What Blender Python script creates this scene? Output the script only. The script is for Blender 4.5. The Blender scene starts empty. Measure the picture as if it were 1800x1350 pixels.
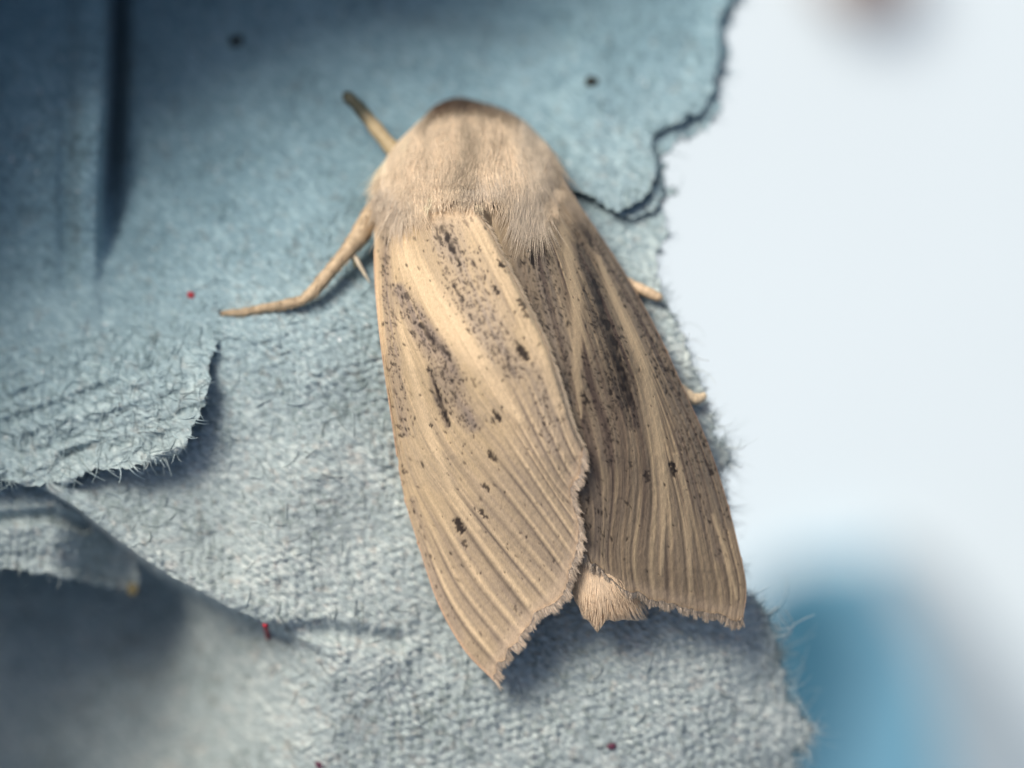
import bpy, math, random
import numpy as np
from mathutils import Vector

random.seed(7)
rng = np.random.default_rng(11)
scene = bpy.context.scene
COL = scene.collection
# ------------------------------------------------------------------ camera
# one unit is about 1.8 mm of the real place (the moth is about 2 cm long)
scene.unit_settings.system = 'METRIC'
scene.unit_settings.scale_length = 0.0018
CAM_D = 50.0
cam_data = bpy.data.cameras.new('camera')
cam = bpy.data.objects.new('camera', cam_data)
COL.objects.link(cam)
cam.location = (0, 0, CAM_D)
cam_data.lens = 100
cam_data.sensor_width = 36
cam_data.clip_start = 0.5
cam_data.clip_end = 1000
cam_data.dof.use_dof = True
cam_data.dof.focus_distance = CAM_D - 1.15
cam_data.dof.aperture_fstop = 0.038
scene.camera = cam
# ------------------------------------------------------------------ daylight
SUN_DIR = Vector((-0.50, 0.62, 0.80)).normalized()
world = bpy.data.worlds.new('World')
scene.world = world
world.use_nodes = True
wn = world.node_tree
bg = wn.nodes['Background']
sky = wn.nodes.new('ShaderNodeTexSky')
sky.sky_type = 'NISHITA'
sky.sun_disc = False
sky.sun_elevation = math.asin(SUN_DIR.z)
sky.sun_rotation = math.atan2(SUN_DIR.x, SUN_DIR.y)
sky.air_density = 1.0
sky.dust_density = 5.0
wn.links.new(sky.outputs[0], bg.inputs[0])
bg.inputs[1].default_value = 0.060
sun_data = bpy.data.lights.new('sun', 'SUN')
sun_data.energy = 1.75
sun_data.angle = math.radians(24)
sun_data.color = (1.0, 0.95, 0.86)
sun = bpy.data.objects.new('sun', sun_data)
sun.rotation_euler = SUN_DIR.to_track_quat('Z', 'Y').to_euler()
COL.objects.link(sun)
scene.view_settings.view_transform = 'Standard'
scene.view_settings.look = 'None'
scene.view_settings.exposure = 0.80
scene.view_settings.gamma = 1.0

# ------------------------------------------------------------------ helpers
def P(px, py, z):
    """a point of the place that stands z above the datum and shows at (px, py)"""
    px = np.asarray(px, float); py = np.asarray(py, float); z = np.asarray(z, float)
    f = (CAM_D - z) / CAM_D
    return np.stack([(px - 900) / 100 * f, (675 - py) / 100 * f, z + 0 * px], -1)

def sstep(x, a, b):
    t = np.clip((np.asarray(x, float) - a) / (b - a), 0, 1)
    return t * t * (3 - 2 * t)

class Noise:
    def __init__(self, seed):
        self.t = np.random.default_rng(seed).random((256, 256))
    def __call__(self, x, y):
        x = np.asarray(x, float); y = np.asarray(y, float)
        xi = np.floor(x).astype(int); yi = np.floor(y).astype(int)
        fx = x - xi; fy = y - yi
        fx = fx * fx * (3 - 2 * fx); fy = fy * fy * (3 - 2 * fy)
        t = self.t
        a = t[xi & 255, yi & 255]; b = t[(xi + 1) & 255, yi & 255]
        c = t[xi & 255, (yi + 1) & 255]; d = t[(xi + 1) & 255, (yi + 1) & 255]
        return (a * (1 - fx) + b * fx) * (1 - fy) + (c * (1 - fx) + d * fx) * fy
N1, N2, N3, N4, N5 = [Noise(s) for s in (1, 2, 3, 4, 5)]
def fbm(n, x, y, o=3):
    s = 0; a = 0.5; tot = 0
    for k in range(o):
        s = s + a * n(x * 2 ** k + 17 * k, y * 2 ** k + 31 * k); tot += a; a *= 0.5
    return s / tot

def catmull(pts, n):
    """n points evenly spaced along a smooth curve through pts"""
    p = np.asarray(pts, float)
    p = np.vstack([2 * p[0] - p[1], p, 2 * p[-1] - p[-2]])
    out = []
    for i in range(1, len(p) - 2):
        t = np.linspace(0, 1, 24, endpoint=False)[:, None]
        a, b, c, d = p[i - 1], p[i], p[i + 1], p[i + 2]
        out.append(0.5 * ((2 * b) + (c - a) * t + (2 * a - 5 * b + 4 * c - d) * t ** 2 + (-a + 3 * b - 3 * c + d) * t ** 3))
    out = np.vstack(out + [p[-2][None]])
    L = np.concatenate([[0], np.cumsum(np.linalg.norm(np.diff(out[:, :2], axis=0), axis=1))])
    u = np.linspace(0, L[-1], n)
    return np.stack([np.interp(u, L, out[:, k]) for k in range(out.shape[1])], -1)

def dist_poly(x, y, pts, closed=False, hw=None):
    """distance from points to a polyline (optionally minus a half width that changes along it)"""
    best = np.full(np.shape(x), 1e9)
    n = len(pts)
    for i in range(n if closed else n - 1):
        ax, ay = pts[i][0], pts[i][1]; bx, by = pts[(i + 1) % n][0], pts[(i + 1) % n][1]
        dx, dy = bx - ax, by - ay
        t = np.clip(((x - ax) * dx + (y - ay) * dy) / (dx * dx + dy * dy + 1e-9), 0, 1)
        d = np.hypot(x - ax - t * dx, y - ay - t * dy)
        if hw is not None:
            w = hw[i] * (1 - t) + hw[min(i + 1, n - 1)] * t
            d = d / np.maximum(w, 1e-3)
        best = np.minimum(best, d)
    return best

def stroke(x, y, pts, hw, soft=1.0):
    """1 on the stroke, 0 off it; soft = relative width of its edge"""
    if np.isscalar(hw): hw = [hw] * len(pts)
    d = dist_poly(x, y, pts, hw=hw)
    return 1 - sstep(d, 1 - 0.5 * soft, 1 + 0.5 * soft)

def inside(x, y, poly):
    c = np.zeros(np.shape(x), bool)
    n = len(poly)
    for i in range(n):
        x1, y1 = poly[i]; x2, y2 = poly[i - 1]
        cond = ((y1 > y) != (y2 > y))
        xx = (x2 - x1) * (y - y1) / ((y2 - y1) if abs(y2 - y1) > 1e-9 else 1e-9) + x1
        c ^= cond & (x < xx)
    return c

def mesh_obj(name, verts, faces, mat, parent=None, col=None, smooth=True):
    me = bpy.data.meshes.new(name)
    verts = np.asarray(verts, np.float32); faces = np.asarray(faces, np.int32)
    k = faces.shape[1]
    me.vertices.add(len(verts)); me.vertices.foreach_set('co', verts.ravel())
    me.loops.add(faces.size); me.loops.foreach_set('vertex_index', faces.ravel())
    me.polygons.add(len(faces))
    me.polygons.foreach_set('loop_start', np.arange(0, faces.size, k, dtype=np.int32))
    try: me.polygons.foreach_set('loop_total', np.full(len(faces), k, np.int32))
    except Exception: pass
    me.update(calc_edges=True)
    me.validate()
    if col is not None:
        at = me.color_attributes.new('tint', 'FLOAT_COLOR', 'POINT')
        c4 = np.ones((len(verts), 4), np.float32); c4[:, :3] = col
        at.data.foreach_set('color', c4.ravel())
    if smooth:
        me.polygons.foreach_set('use_smooth', np.ones(len(me.polygons), bool))
    me.materials.append(mat)
    o = bpy.data.objects.new(name, me)
    COL.objects.link(o)
    if parent is not None: o.parent = parent
    return o

def thing(name, label, cat, loc=(0, 0, 0), group=None):
    o = bpy.data.objects.new(name, None); COL.objects.link(o)
    o.location = loc
    o.empty_display_size = 0.3
    o['label'] = label; o['category'] = cat
    if group: o['group'] = group
    return o

def attach(o, parent):
    """parent keeping the place where it was modelled"""
    o.parent = parent
    o.location = -Vector(parent.location)
    return o

def strands(name, pts, rad, col, mat, parent=None, taper=0.15, shape=None):
    """thin three-sided hairs, pts (n, k, 3)"""
    n, k, _ = pts.shape
    d = np.gradient(pts, axis=1); d /= np.linalg.norm(d, axis=2, keepdims=True) + 1e-9
    ref = np.array([0.13, 0.31, 0.94])
    u = np.cross(d, ref); u /= np.linalg.norm(u, axis=2, keepdims=True) + 1e-9
    v = np.cross(d, u)
    t = np.linspace(0, 1, k)
    prof = (1 - t) * (1 - taper) + taper if shape is None else shape(t)
    r = np.asarray(rad)[:, None] * prof[None, :]
    vs = []
    for j in range(3):
        a = 2 * math.pi * j / 3
        vs.append(pts + (u * math.cos(a) + v * math.sin(a)) * r[:, :, None])
    V = np.stack(vs, 2).reshape(-1, 3)
    base = (np.arange(n)[:, None] * k + np.arange(k - 1)[None, :])[..., None] * 3
    j = np.arange(3); j2 = (j + 1) % 3
    F = np.stack([base + j, base + j2, base + 3 + j2, base + 3 + j], -1).reshape(-1, 4)
    C = np.repeat(np.asarray(col), k * 3, axis=0)
    return mesh_obj(name, V, F, mat, parent, C)

def tube(name, path, radii, mat, parent, sides=14, col=None, seg=60, flat=1.0):
    """a swept limb through path with a radius at each point"""
    q = np.hstack([np.asarray(path, float), np.asarray(radii, float)[:, None]])
    c = catmull(q, seg)
    p = c[:, :3]; r = np.maximum(c[:, 3], 1e-3)
    d = np.gradient(p, axis=0); d /= np.linalg.norm(d, axis=1, keepdims=True)
    u = np.cross(d, [0, 0, 1.0]); u /= np.linalg.norm(u, axis=1, keepdims=True)
    v = np.cross(u, d)
    a = np.arange(sides) * 2 * math.pi / sides
    ring_ = 1 + 0.10 * np.abs(np.sin(np.linspace(0, 1, seg) * 13)) ** 6 * -1.0 if name == 'leg' else 1.0
    rr = (r * ring_)[:, None] * (1 + 0.10 * (N1(np.arange(seg)[:, None] * 0.9 + 3, a[None] * 1.3) - 0.5))
    V = p[:, None] + u[:, None] * (np.cos(a)[None, :, None] * rr[..., None]) + v[:, None] * (np.sin(a)[None, :, None] * rr[..., None] * flat)
    V = V.reshape(-1, 3)
    i = np.arange(seg - 1)[:, None] * sides; j = np.arange(sides)[None]; j2 = (j + 1) % sides
    F = np.stack([i + j, i + j2, i + sides + j2, i + sides + j], -1).reshape(-1, 4)
    n0 = len(V)
    V = np.vstack([V, p[0], p[-1]])
    F = F.tolist()
    for j in range(0, sides, 2):
        F.append([n0, (j + 1) % sides, j, n0] if False else [n0, (j + 2) % sides, (j + 1) % sides, j])
        b = (seg - 1) * sides
        F.append([n0 + 1, b + j, b + (j + 1) % sides, b + (j + 2) % sides])
    tt = np.concatenate([np.repeat(np.linspace(0, 1, seg), sides), [0, 1]])
    C = col(tt, V) if col else None
    return mesh_obj(name, V, F, mat, parent, C)

# ------------------------------------------------------------------ materials
def new_mat(name):
    m = bpy.data.materials.new(name); m.use_nodes = True
    nt = m.node_tree
    return m, nt, nt.nodes['Principled BSDF']

def tint_mat(name, rough=0.7, var=0.12, scale=14.0, bump=0.25, bscale=22.0, sheen=0.0, stretch=(1, 1, 1), bdist=0.02, sub=0.0, rot=0.0):
    """colour from the object's own tint, with grain and fine relief"""
    m, nt, b = new_mat(name)
    at = nt.nodes.new('ShaderNodeAttribute'); at.attribute_name = 'tint'
    tc = nt.nodes.new('ShaderNodeTexCoord')
    mp = nt.nodes.new('ShaderNodeMapping'); mp.inputs['Scale'].default_value = stretch; mp.inputs['Rotation'].default_value = (0, 0, rot)
    nt.links.new(tc.outputs['Object'], mp.inputs[0])
    n = nt.nodes.new('ShaderNodeTexNoise'); n.inputs['Scale'].default_value = scale
    n.inputs['Detail'].default_value = 5; n.inputs['Roughness'].default_value = 0.65
    nt.links.new(mp.outputs[0], n.inputs['Vector'])
    mr = nt.nodes.new('ShaderNodeMapRange'); mr.inputs[1].default_value = 0.3; mr.inputs[2].default_value = 0.7
    mr.inputs[3].default_value = 1 - var; mr.inputs[4].default_value = 1 + var
    nt.links.new(n.outputs[0], mr.inputs[0])
    mx = nt.nodes.new('ShaderNodeVectorMath'); mx.operation = 'SCALE'
    nt.links.new(at.outputs['Color'], mx.inputs[0]); nt.links.new(mr.outputs[0], mx.inputs['Scale'])
    nt.links.new(mx.outputs[0], b.inputs['Base Color'])
    n2 = nt.nodes.new('ShaderNodeTexNoise'); n2.inputs['Scale'].default_value = bscale
    n2.inputs['Detail'].default_value = 6; n2.inputs['Roughness'].default_value = 0.7
    nt.links.new(mp.outputs[0], n2.inputs['Vector'])
    bp = nt.nodes.new('ShaderNodeBump'); bp.inputs['Strength'].default_value = bump; bp.inputs['Distance'].default_value = bdist
    nt.links.new(n2.outputs[0], bp.inputs['Height']); nt.links.new(bp.outputs[0], b.inputs['Normal'])
    b.inputs['Roughness'].default_value = rough
    b.inputs['Specular IOR Level'].default_value = 0.25
    if sheen: b.inputs['Sheen Weight'].default_value = sheen
    return m

M_PULP = tint_mat('grey_blue_pulp', 0.9, 0.19, 9.0, 0.5, 11.0, 0.15, (1.0, 2.2, 1.0), 0.05, rot=0.7)
M_FIBRE = tint_mat('pulp_fibre', 0.8, 0.1, 5.0, 0.1)
M_WING = tint_mat('wing_scales', 0.62, 0.17, 24.0, 0.4, 26.0, 0.04, (2.2, 0.8, 1.0), 0.02, rot=0.35)
M_FUR = tint_mat('moth_fur', 0.65, 0.10, 6.0, 0.1, sheen=0.08)
M_BODY = tint_mat('moth_body', 0.7, 0.12, 9.0, 0.5, 18.0)
M_LEG = tint_mat('leg_scales', 0.45, 0.15, 12.0, 0.4, 20.0)

# ------------------------------------------------------------------ shape of the ground under the moth
def S(px, py):
    """smooth height of the carton face"""
    px = np.asarray(px, float); py = np.asarray(py, float)
    z = -4.0 * (np.clip(650 - py, 0, 2000) / 650) ** 1.5
    z = z - 1.6 * (np.clip(560 - px, 0, 900) / 560) ** 1.3 * (1 - sstep(py, 350, 900))
    z = z - 0.8 * (np.clip(px - 1150, 0, 400) / 250) ** 1.6 * sstep(py, -200, 300)
    z = z - 0.5 * (np.clip(py - 1100, 0, 900) / 300) ** 1.6
    return z

CREST = [(-260, 790), (60, 850), (135, 895), (205, 950), (280, 1003), (400, 1068), (500, 1112), (600, 1150)]
def below_crest(px, py):
    yy = np.interp(px, [c[0] for c in CREST], [c[1] for c in CREST])
    return (py - yy) * 0.85
def macro(px, py):
    z = S(px, py)
    # the panel that stands proud at the upper left
    amp = 1.6 * (1 - sstep(py, 200, 520)) + 0.15 * (1 - sstep(py, 450, 620))
    xe = 190 + 2 * np.sin(py / 90.0) - 0.03 * py
    z = z + amp * (1 - sstep(px, xe - 10, xe + 12))
    z = z - 1.1 * np.exp(-((px - xe - 20) / 13.0) ** 2) * (1 - sstep(py, 180, 480))
    z = z + 0.22 * np.exp(-((px - 150) / 30.0) ** 2) * (1 - sstep(py, 300, 650))
    z = z - 0.25 * np.exp(-((px - 118) / 16.0) ** 2) * (1 - sstep(py, 350, 650))
    # the hollow at the lower left
    d = below_crest(px, py)
    A = np.interp(px, [-260, 100, 250, 380, 500, 580], [5.0, 5.0, 4.6, 3.3, 1.5, 0.0])
    depth = A * sstep(d, -2, 14) * (1 - 0.92 * sstep(np.hypot((px + 60) / 1.0, (py - 1180) / 0.95), 330, 720))
    z = z - depth
    z = z + 0.25 * np.exp(-((d + 16) / 26.0) ** 2) * (1 - sstep(px, 420, 620)) 
    # rolling waves
    z = z + 0.35 * (fbm(N1, px / 190 + 3, py / 190 + 7, 2) - 0.5)
    # slight crease right of the left flap, and a soft fold at the top
    z = z - 0.35 * stroke(px, py, [(640, -60), (720, 10), (840, 30), (1000, 60)], 26, 1.8)
    z = z - 0.20 * stroke(px, py, [(430, 1120), (560, 1110), (700, 1130)], 14, 1.8)
    z = z + 0.16 * stroke(px, py, [(560, 800), (500, 1000), (640, 1150)], 60, 1.8)
    return z

def micro(px, py):
    """pulp relief: matted fibres and the print of the moulding mesh"""
    a = 0.62
    x1 = px * math.cos(a) + py * math.sin(a); y1 = -px * math.sin(a) + py * math.cos(a)
    b = -0.5
    x2 = px * math.cos(b) + py * math.sin(b); y2 = -px * math.sin(b) + py * math.cos(b)
    wx = 34 * (fbm(N3, px / 70, py / 70, 3) - 0.5); 
    z = 0.045 * (N2(x1 / 12 + wx / 24, y1 / 6) - 0.5)
    z = z + 0.035 * (N3(x2 / 11, y2 / 6 + wx / 18) - 0.5)
    z = z + 0.085 * (fbm(N4, px / 30, py / 30, 3) - 0.5)
    wy = 30 * (fbm(N4, px / 60 + 7, py / 60, 3) - 0.5)
    p_ = 21.0
    row = np.floor((y1 + wy) / (p_ * 0.60))
    cell = (x1 + wx) / p_ + 0.5 * (row % 2)
    fy_ = (y1 + wy) / (p_ * 0.60) - row; fx_ = cell - np.floor(cell)
    bump_ = np.sin(math.pi * fx_) * np.sin(math.pi * fy_)
    amp_ = 0.1 + 1.2 * N5(np.floor(cell) * 3.1, row * 2.7)
    wamp = 0.35 + 0.65 * sstep(fbm(N5, px / 150 + 9, py / 150, 2), 0.35, 0.6)
    z = z + 0.075 * bump_ * amp_ * wamp
    far = 0.35 + 0.65 * sstep(py, 60, 600)
    return z * far * 0.75

def pulp_tint(px, py, shade=1.0):
    c = np.array([0.374, 0.438, 0.440])
    c2 = np.array([0.525, 0.58, 0.56])
    c3 = np.array([0.240, 0.290, 0.285])
    n = fbm(N2, px / 90 + 5, py / 90 + 2, 3)[:, None]
    a = 0.62
    x1 = px * math.cos(a) + py * math.sin(a); y1 = -px * math.sin(a) + py * math.cos(a)
    f = N3(x1 / 12, y1 / 5)[:, None]
    g = N4(px / 6, py / 9)[:, None]
    t = c * (1 - 0.0 * n)
    t = t + (c2 - c) * sstep(f * 0.6 + n * 0.5, 0.5, 0.85)
    t = t + (c3 - c) * 0.9 * sstep(g * 0.6 + (1 - n) * 0.5, 0.62, 0.9)
    # cool shade of the upper left, put into the pulp colour
    blue_shade = (1 - sstep(py + 0.35 * px, 380, 1150))[:, None]
    t = t * (1 - blue_shade * np.array([0.42, 0.20, 0.06]))
    br = sstep(fbm(N5, px / 14 + 40, py / 14, 2), 0.66, 0.8)[:, None]
    t = t * (1 - 0.12 * br * np.array([0.2, 0.8, 1.0]))
    wf = sstep(N1(px / 5 + 31, py / 6), 0.94, 0.985)[:, None]
    t = t + (np.array([0.72, 0.76, 0.76]) - t) * 0.8 * wf
    return np.clip(t * shade, 0.01, 1)

def jitter(poly, amp=5, step=3.5, seed=0, frames=None):
    """resample a closed outline and roughen it like torn pulp"""
    p = np.asarray(poly + [poly[0]], float)
    L = np.concatenate([[0], np.cumsum(np.hypot(*np.diff(p, axis=0).T))])
    u = np.arange(0, L[-1], step)
    q = np.stack([np.interp(u, L, p[:, 0]), np.interp(u, L, p[:, 1])], -1)
    nrm = np.gradient(q, axis=0); nrm = np.stack([nrm[:, 1], -nrm[:, 0]], -1); nrm /= np.linalg.norm(nrm, axis=1, keepdims=True) + 1e-9
    w = amp * ((N1(u / 22, u * 0 + seed) - 0.5) * 1.8 + (N2(u / 6, u * 0 + seed) - 0.5) * 1.3)
    return q + nrm * w[:, None]

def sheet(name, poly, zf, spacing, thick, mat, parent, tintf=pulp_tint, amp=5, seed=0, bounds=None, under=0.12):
    """a torn sheet of pulp: real outline, relief and a ragged edge with thickness"""
    q = jitter(poly, amp, 3.5, seed)
    x0, y0 = q.min(0) - spacing; x1, y1 = q.max(0) + spacing
    xs = np.arange(x0, x1, spacing); ys = np.arange(y0, y1, spacing)
    X, Y = np.meshgrid(xs, ys); sh = X.shape
    ins = inside(X, Y, q)
    cell = ins[:-1, :-1] | ins[1:, :-1] | ins[:-1, 1:] | ins[1:, 1:]
    idx = np.arange(X.size).reshape(sh)
    ci, cj = np.nonzero(cell)
    F = np.stack([idx[ci, cj], idx[ci + 1, cj], idx[ci + 1, cj + 1], idx[ci, cj + 1]], -1)
    px = X.ravel().copy(); py = Y.ravel().copy()
    used = np.unique(F); out = used[~ins.ravel()[used]]
    for s in range(0, len(out), 400):
        o = out[s:s + 400]
        d = (px[o][:, None] - q[None, :, 0]) ** 2 + (py[o][:, None] - q[None, :, 1]) ** 2
        k = d.argmin(1); px[o] = q[k, 0]; py[o] = q[k, 1]
    remap = -np.ones(X.size, int); remap[used] = np.arange(len(used))
    F = remap[F]; px = px[used]; py = py[used]
    z = zf(px, py)
    # border edges
    E = np.vstack([F[:, [0, 1]], F[:, [1, 2]], F[:, [2, 3]], F[:, [3, 0]]])
    key = np.sort(E, 1); kk = key[:, 0].astype(np.int64) * (len(px) + 1) + key[:, 1]
    un, inv, cnt = np.unique(kk, return_inverse=True, return_counts=True)
    be = E[cnt[inv] == 1]
    bv = np.unique(be)
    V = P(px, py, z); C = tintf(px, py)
    # roll the rim down
    loops_px, loops_py, loops_z = px[bv], py[bv], z[bv]
    cx = loops_px * 0; 
    # inward direction from the mean of attached faces
    fc = np.stack([px[F].mean(1), py[F].mean(1)], -1)
    acc = np.zeros((len(px), 2)); n = np.zeros(len(px))
    for k in range(4):
        np.add.at(acc, F[:, k], fc); np.add.at(n, F[:, k], 1)
    inw = acc / n[:, None] - np.stack([px, py], -1)
    inw = inw[bv]; inw /= np.linalg.norm(inw, axis=1, keepdims=True) + 1e-6
    prev = -np.ones(len(px), int); prev[bv] = bv
    nV = [V]; nC = [C]; nF = [F]; base = len(px)
    for r, (dz, di) in enumerate([(0.22, -1.5), (0.6, 0.5), (1.0, 3.0), (1.0, 14.0)]):
        qx = loops_px + inw[:, 0] * (di + 3 * (N2(loops_py / 7, loops_px / 7 + r) - 0.5) * (r > 0))
        qy = loops_py + inw[:, 1] * (di + 3 * (N3(loops_py / 7, loops_px / 7 + r) - 0.5) * (r > 0))
        qz = loops_z - thick * dz * (0.75 + 0.5 * N1(loops_px / 12, loops_py / 12 + r))
        ids = -np.ones(len(px), int); ids[bv] = base + np.arange(len(bv))
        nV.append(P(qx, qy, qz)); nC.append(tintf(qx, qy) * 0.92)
        nF.append(np.stack([be[:, 1], be[:, 0], ids[be[:, 0]], ids[be[:, 1]]], -1) if r == 0 else
                  np.stack([prev[be[:, 1]], prev[be[:, 0]], ids[be[:, 0]], ids[be[:, 1]]], -1))
        prev = ids; base += len(bv)
    o = mesh_obj(name, np.vstack(nV), np.vstack(nF), mat, parent, np.vstack(nC))
    return o, q

# ------------------------------------------------------------------ egg carton
carton = thing('egg_carton', 'torn piece of blue-grey moulded pulp egg carton with frayed right edge under the moth', 'egg carton', (-2.0, -1.0, -6.0))
def cpart(o, label=None):
    attach(o, carton)
    if label: o['label'] = label
    return o

EDGE = [(1330, -230), (1318, -60), (1305, 0), (1280, 22), (1276, 55), (1278, 90), (1264, 128), (1266, 165), (1262, 190), (1248, 208),
        (1222, 224), (1195, 236), (1180, 262), (1168, 282), (1160, 312), (1172, 330), (1186, 340), (1170, 352), (1164, 385), (1170, 420),
        (1150, 450), (1158, 485), (1166, 520), (1178, 560), (1200, 592), (1214, 625), (1222, 660), (1238, 690), (1247, 730), (1254, 770),
        (1280, 796), (1284, 812), (1268, 836), (1272, 900), (1290, 980), (1312, 1050), (1345, 1080), (1362, 1115), (1372, 1160),
        (1374, 1210), (1392, 1245), (1420, 1272), (1424, 1298), (1398, 1312), (1392, 1345), (1380, 1420), (1400, 1600)]
main_poly = EDGE + [(500, 1640), (-260, 1640), (-260, 600), (-260, -230)]
zmain = lambda x, y: macro(x, y) + micro(x, y)
o, q_main = sheet('pulp_sheet', main_poly, zmain, 2.6, 0.45, M_PULP, None, amp=6, seed=1)
cpart(o)

# upper layer at the top right: ends in the dark curled lip below and right of the moth's shoulder
lip = [(900, 300), (960, 318), (1015, 330), (1042, 346), (1066, 362), (1100, 368), (1128, 352), (1150, 318), (1150, 290), (1140, 262), (1152, 236),
       (1190, 214), (1238, 196), (1256, 160), (1262, 120), (1268, 80), (1262, 40), (1290, 0), (1312, -60), (1320, -200), (900, -200), (860, 60)]
def zlip(x, y):
    d = dist_poly(x, y, lip[:19])
    edge = sstep(d, 0, 60)
    lift = 0.42 * sstep(x, 890, 1080) * sstep(y, -200, 60)
    return S(x, y) * 1.0 + 0.35 * (fbm(N1, x / 190 + 3, y / 190 + 7, 2) - 0.5) - 0.12 + lift + 0.10 * (1 - edge) + micro(x, y) * 1.0 + 0.10 * (fbm(N2, x / 40, y / 40, 2) - 0.5) \
        - 0.35 * stroke(x, y, [(640, -60), (720, 10), (840, 30), (1000, 60)], 26, 1.8) * (x < 1010)
o, q_lip = sheet('torn_layer', lip, zlip, 2.6, 0.30, M_PULP, None, amp=5, seed=4)
cpart(o, 'raised outer ply of pulp with a curled dark torn lip beside the upper right edge')

# thin ply that shows between the upper layer and the torn edge
lip2 = [(1040, 352), (1076, 376), (1118, 378), (1148, 360), (1168, 326), (1168, 294), (1160, 272), (1176, 254), (1214, 238), (1246, 222), (1262, 190), (1240, 150), (1150, 190), (1080, 280)]
def zlip2(x, y):
    return macro(x, y) + 0.12 + 0.16 * (fbm(N4, x / 22, y / 22, 2) - 0.3) + micro(x, y) * 1.6
o, q_lip2 = sheet('torn_layer', lip2, zlip2, 2.6, 0.18, M_PULP, None, amp=8, seed=17)
cpart(o, 'thin crumpled ply between the upper layer and the torn edge')

# flap at the left
flap = [(376, 560), (380, 600), (368, 628), (366, 668), (360, 706), (348, 742), (334, 772), (308, 798), (282, 806), (250, 812), (215, 822), (180, 828),
        (150, 832), (128, 846), (60, 850), (-40, 842), (-250, 836), (-250, 470), (100, 470), (300, 510)]
def zflap(x, y):
    d = dist_poly(x, y, flap[:16])
    lift = 0.62 * sstep(y, 520, 720) * (0.35 + 0.65 * sstep(x, 60, 260)) + 0.18 * (1 - sstep(d, 0, 40)) * sstep(y, 600, 760)
    a = 0.35
    x1 = x * math.cos(a) - y * math.sin(a); y1 = x * math.sin(a) + y * math.cos(a)
    ridg = 0.18 * (N2(x1 / 70, y1 / 13) - 0.5) * sstep(y, 560, 720)
    base = S(x, y) + 0.35 * (fbm(N1, x / 190 + 3, y / 190 + 7, 2) - 0.5)
    return base - 0.12 + lift + ridg + micro(x, y) * 1.15
o, q_flap = sheet('torn_flap', flap, zflap, 2.6, 0.34, M_PULP, None, amp=6, seed=9)
cpart(o, 'fibrous flap lifted at the left with a ragged curved lower edge')

# second ply under the flap, at the far left
ply = [(-250, 800), (60, 820), (150, 835), (190, 910), (228, 975), (246, 1012), (238, 1040), (215, 1034), (200, 1030), (180, 1027), (150, 1024), (70, 1006), (0, 1000), (-250, 990)]
def zply(x, y):
    base = S(x, y)
    d = dist_poly(x, y, ply[5:14])
    crease = -0.25 * stroke(x, y, [(-250, 915), (0, 914), (90, 905), (150, 925)], 9, 1.8)
    return base - 0.35 - 1.5 * sstep(x, 90, 240) - 0.5 * sstep(y, 900, 1080) + 0.12 * (1 - sstep(d, 0, 22)) + crease + micro(x, y) * 1.1
o, q_ply = sheet('lower_ply', ply, zply, 2.8, 0.22, M_PULP, None, amp=4, seed=13)
cpart(o, 'second ply curling below the left flap with a thin pale rim')

# unseen wall added beyond the upper left corner to keep light off the carton
nu_, nv_ = 80, 24
u = np.linspace(0, 1, nu_); v = np.linspace(0, 1, nv_)
wb = catmull([(-11.4, -9.5), (-11.4, -3.5), (-11.3, 2.0), (-11.1, 6.5), (-9.6, 9.0), (-4.0, 9.1), (1.5, 9.2)], nu_)
wt = catmull([(-13.2, -10.0), (-13.6, -3.5), (-14.6, 3.5), (-13.0, 9.0), (-8.0, 12.0), (-2.5, 13.4), (3.5, 14.0)], nu_)
ht = np.interp(u, [0, .3, .5, .75, 1], [8.0, 5.8, 8.0, 5.8, -1.0])
U, Vv = np.meshgrid(u, v)
wx_ = wb[None, :, 0] * (1 - Vv) + wt[None, :, 0] * Vv + 0.25 * (fbm(N1, U * 20, Vv * 8, 3) - 0.5)
wy_ = wb[None, :, 1] * (1 - Vv) + wt[None, :, 1] * Vv
wz_ = -8.0 + Vv ** 1.3 * (ht[None] + 8.0) + 0.3 * Vv * (fbm(N2, U * 40, Vv * 2, 3) - 0.5)
WV = np.stack([wx_, wy_, wz_], -1).reshape(-1, 3)
ii = np.arange(nv_ - 1)[:, None] * nu_ + np.arange(nu_ - 1)[None]
WF = np.stack([ii, ii + 1, ii + nu_ + 1, ii + nu_], -1).reshape(-1, 4)
wall = mesh_obj('shading_wall', WV, WF, M_PULP, None, pulp_tint(WV[:, 0] * 100, WV[:, 1] * 100))
sm = wall.modifiers.new('thickness', 'SOLIDIFY'); sm.thickness = 0.4
cpart(wall)

# ---- fibres: matted on the faces, frayed at the torn edges
def surface_fibres(n, zf, xr, yr, poly_in, poly_out=None, seed=0):
    r = np.random.default_rng(seed)
    x = r.uniform(*xr, n); y = r.uniform(*yr, n)
    keep = inside(x, y, poly_in)
    if poly_out is not None:
        for pq in poly_out: keep &= ~inside(x, y, pq)
    x = x[keep]; y = y[keep]; n = len(x)
    a = r.normal(0.75, 0.9, n); L = r.uniform(14, 46, n) * (0.6 + 0.6 * sstep(y, 100, 700)); curv = r.normal(0, 0.9, n)
    k = 5; pts = []
    cx, cy = x.copy(), y.copy()
    for j in range(k):
        z = zf(cx, cy) + 0.012 + 0.03 * math.sin(math.pi * j / (k - 1)) * r.random(n)
        pts.append(P(cx, cy, z))
        aa = a + curv * j / k
        cx = cx + np.cos(aa) * L / k; cy = cy + np.sin(aa) * L / k
    pts = np.stack(pts, 1)
    rad = r.uniform(0.006, 0.016, n)
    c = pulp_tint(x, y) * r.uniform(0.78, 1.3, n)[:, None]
    wh = r.random(n) < 0.05
    c[wh] = c[wh] * 1.25
    return pts, rad, np.clip(c, 0, 0.75)
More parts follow.
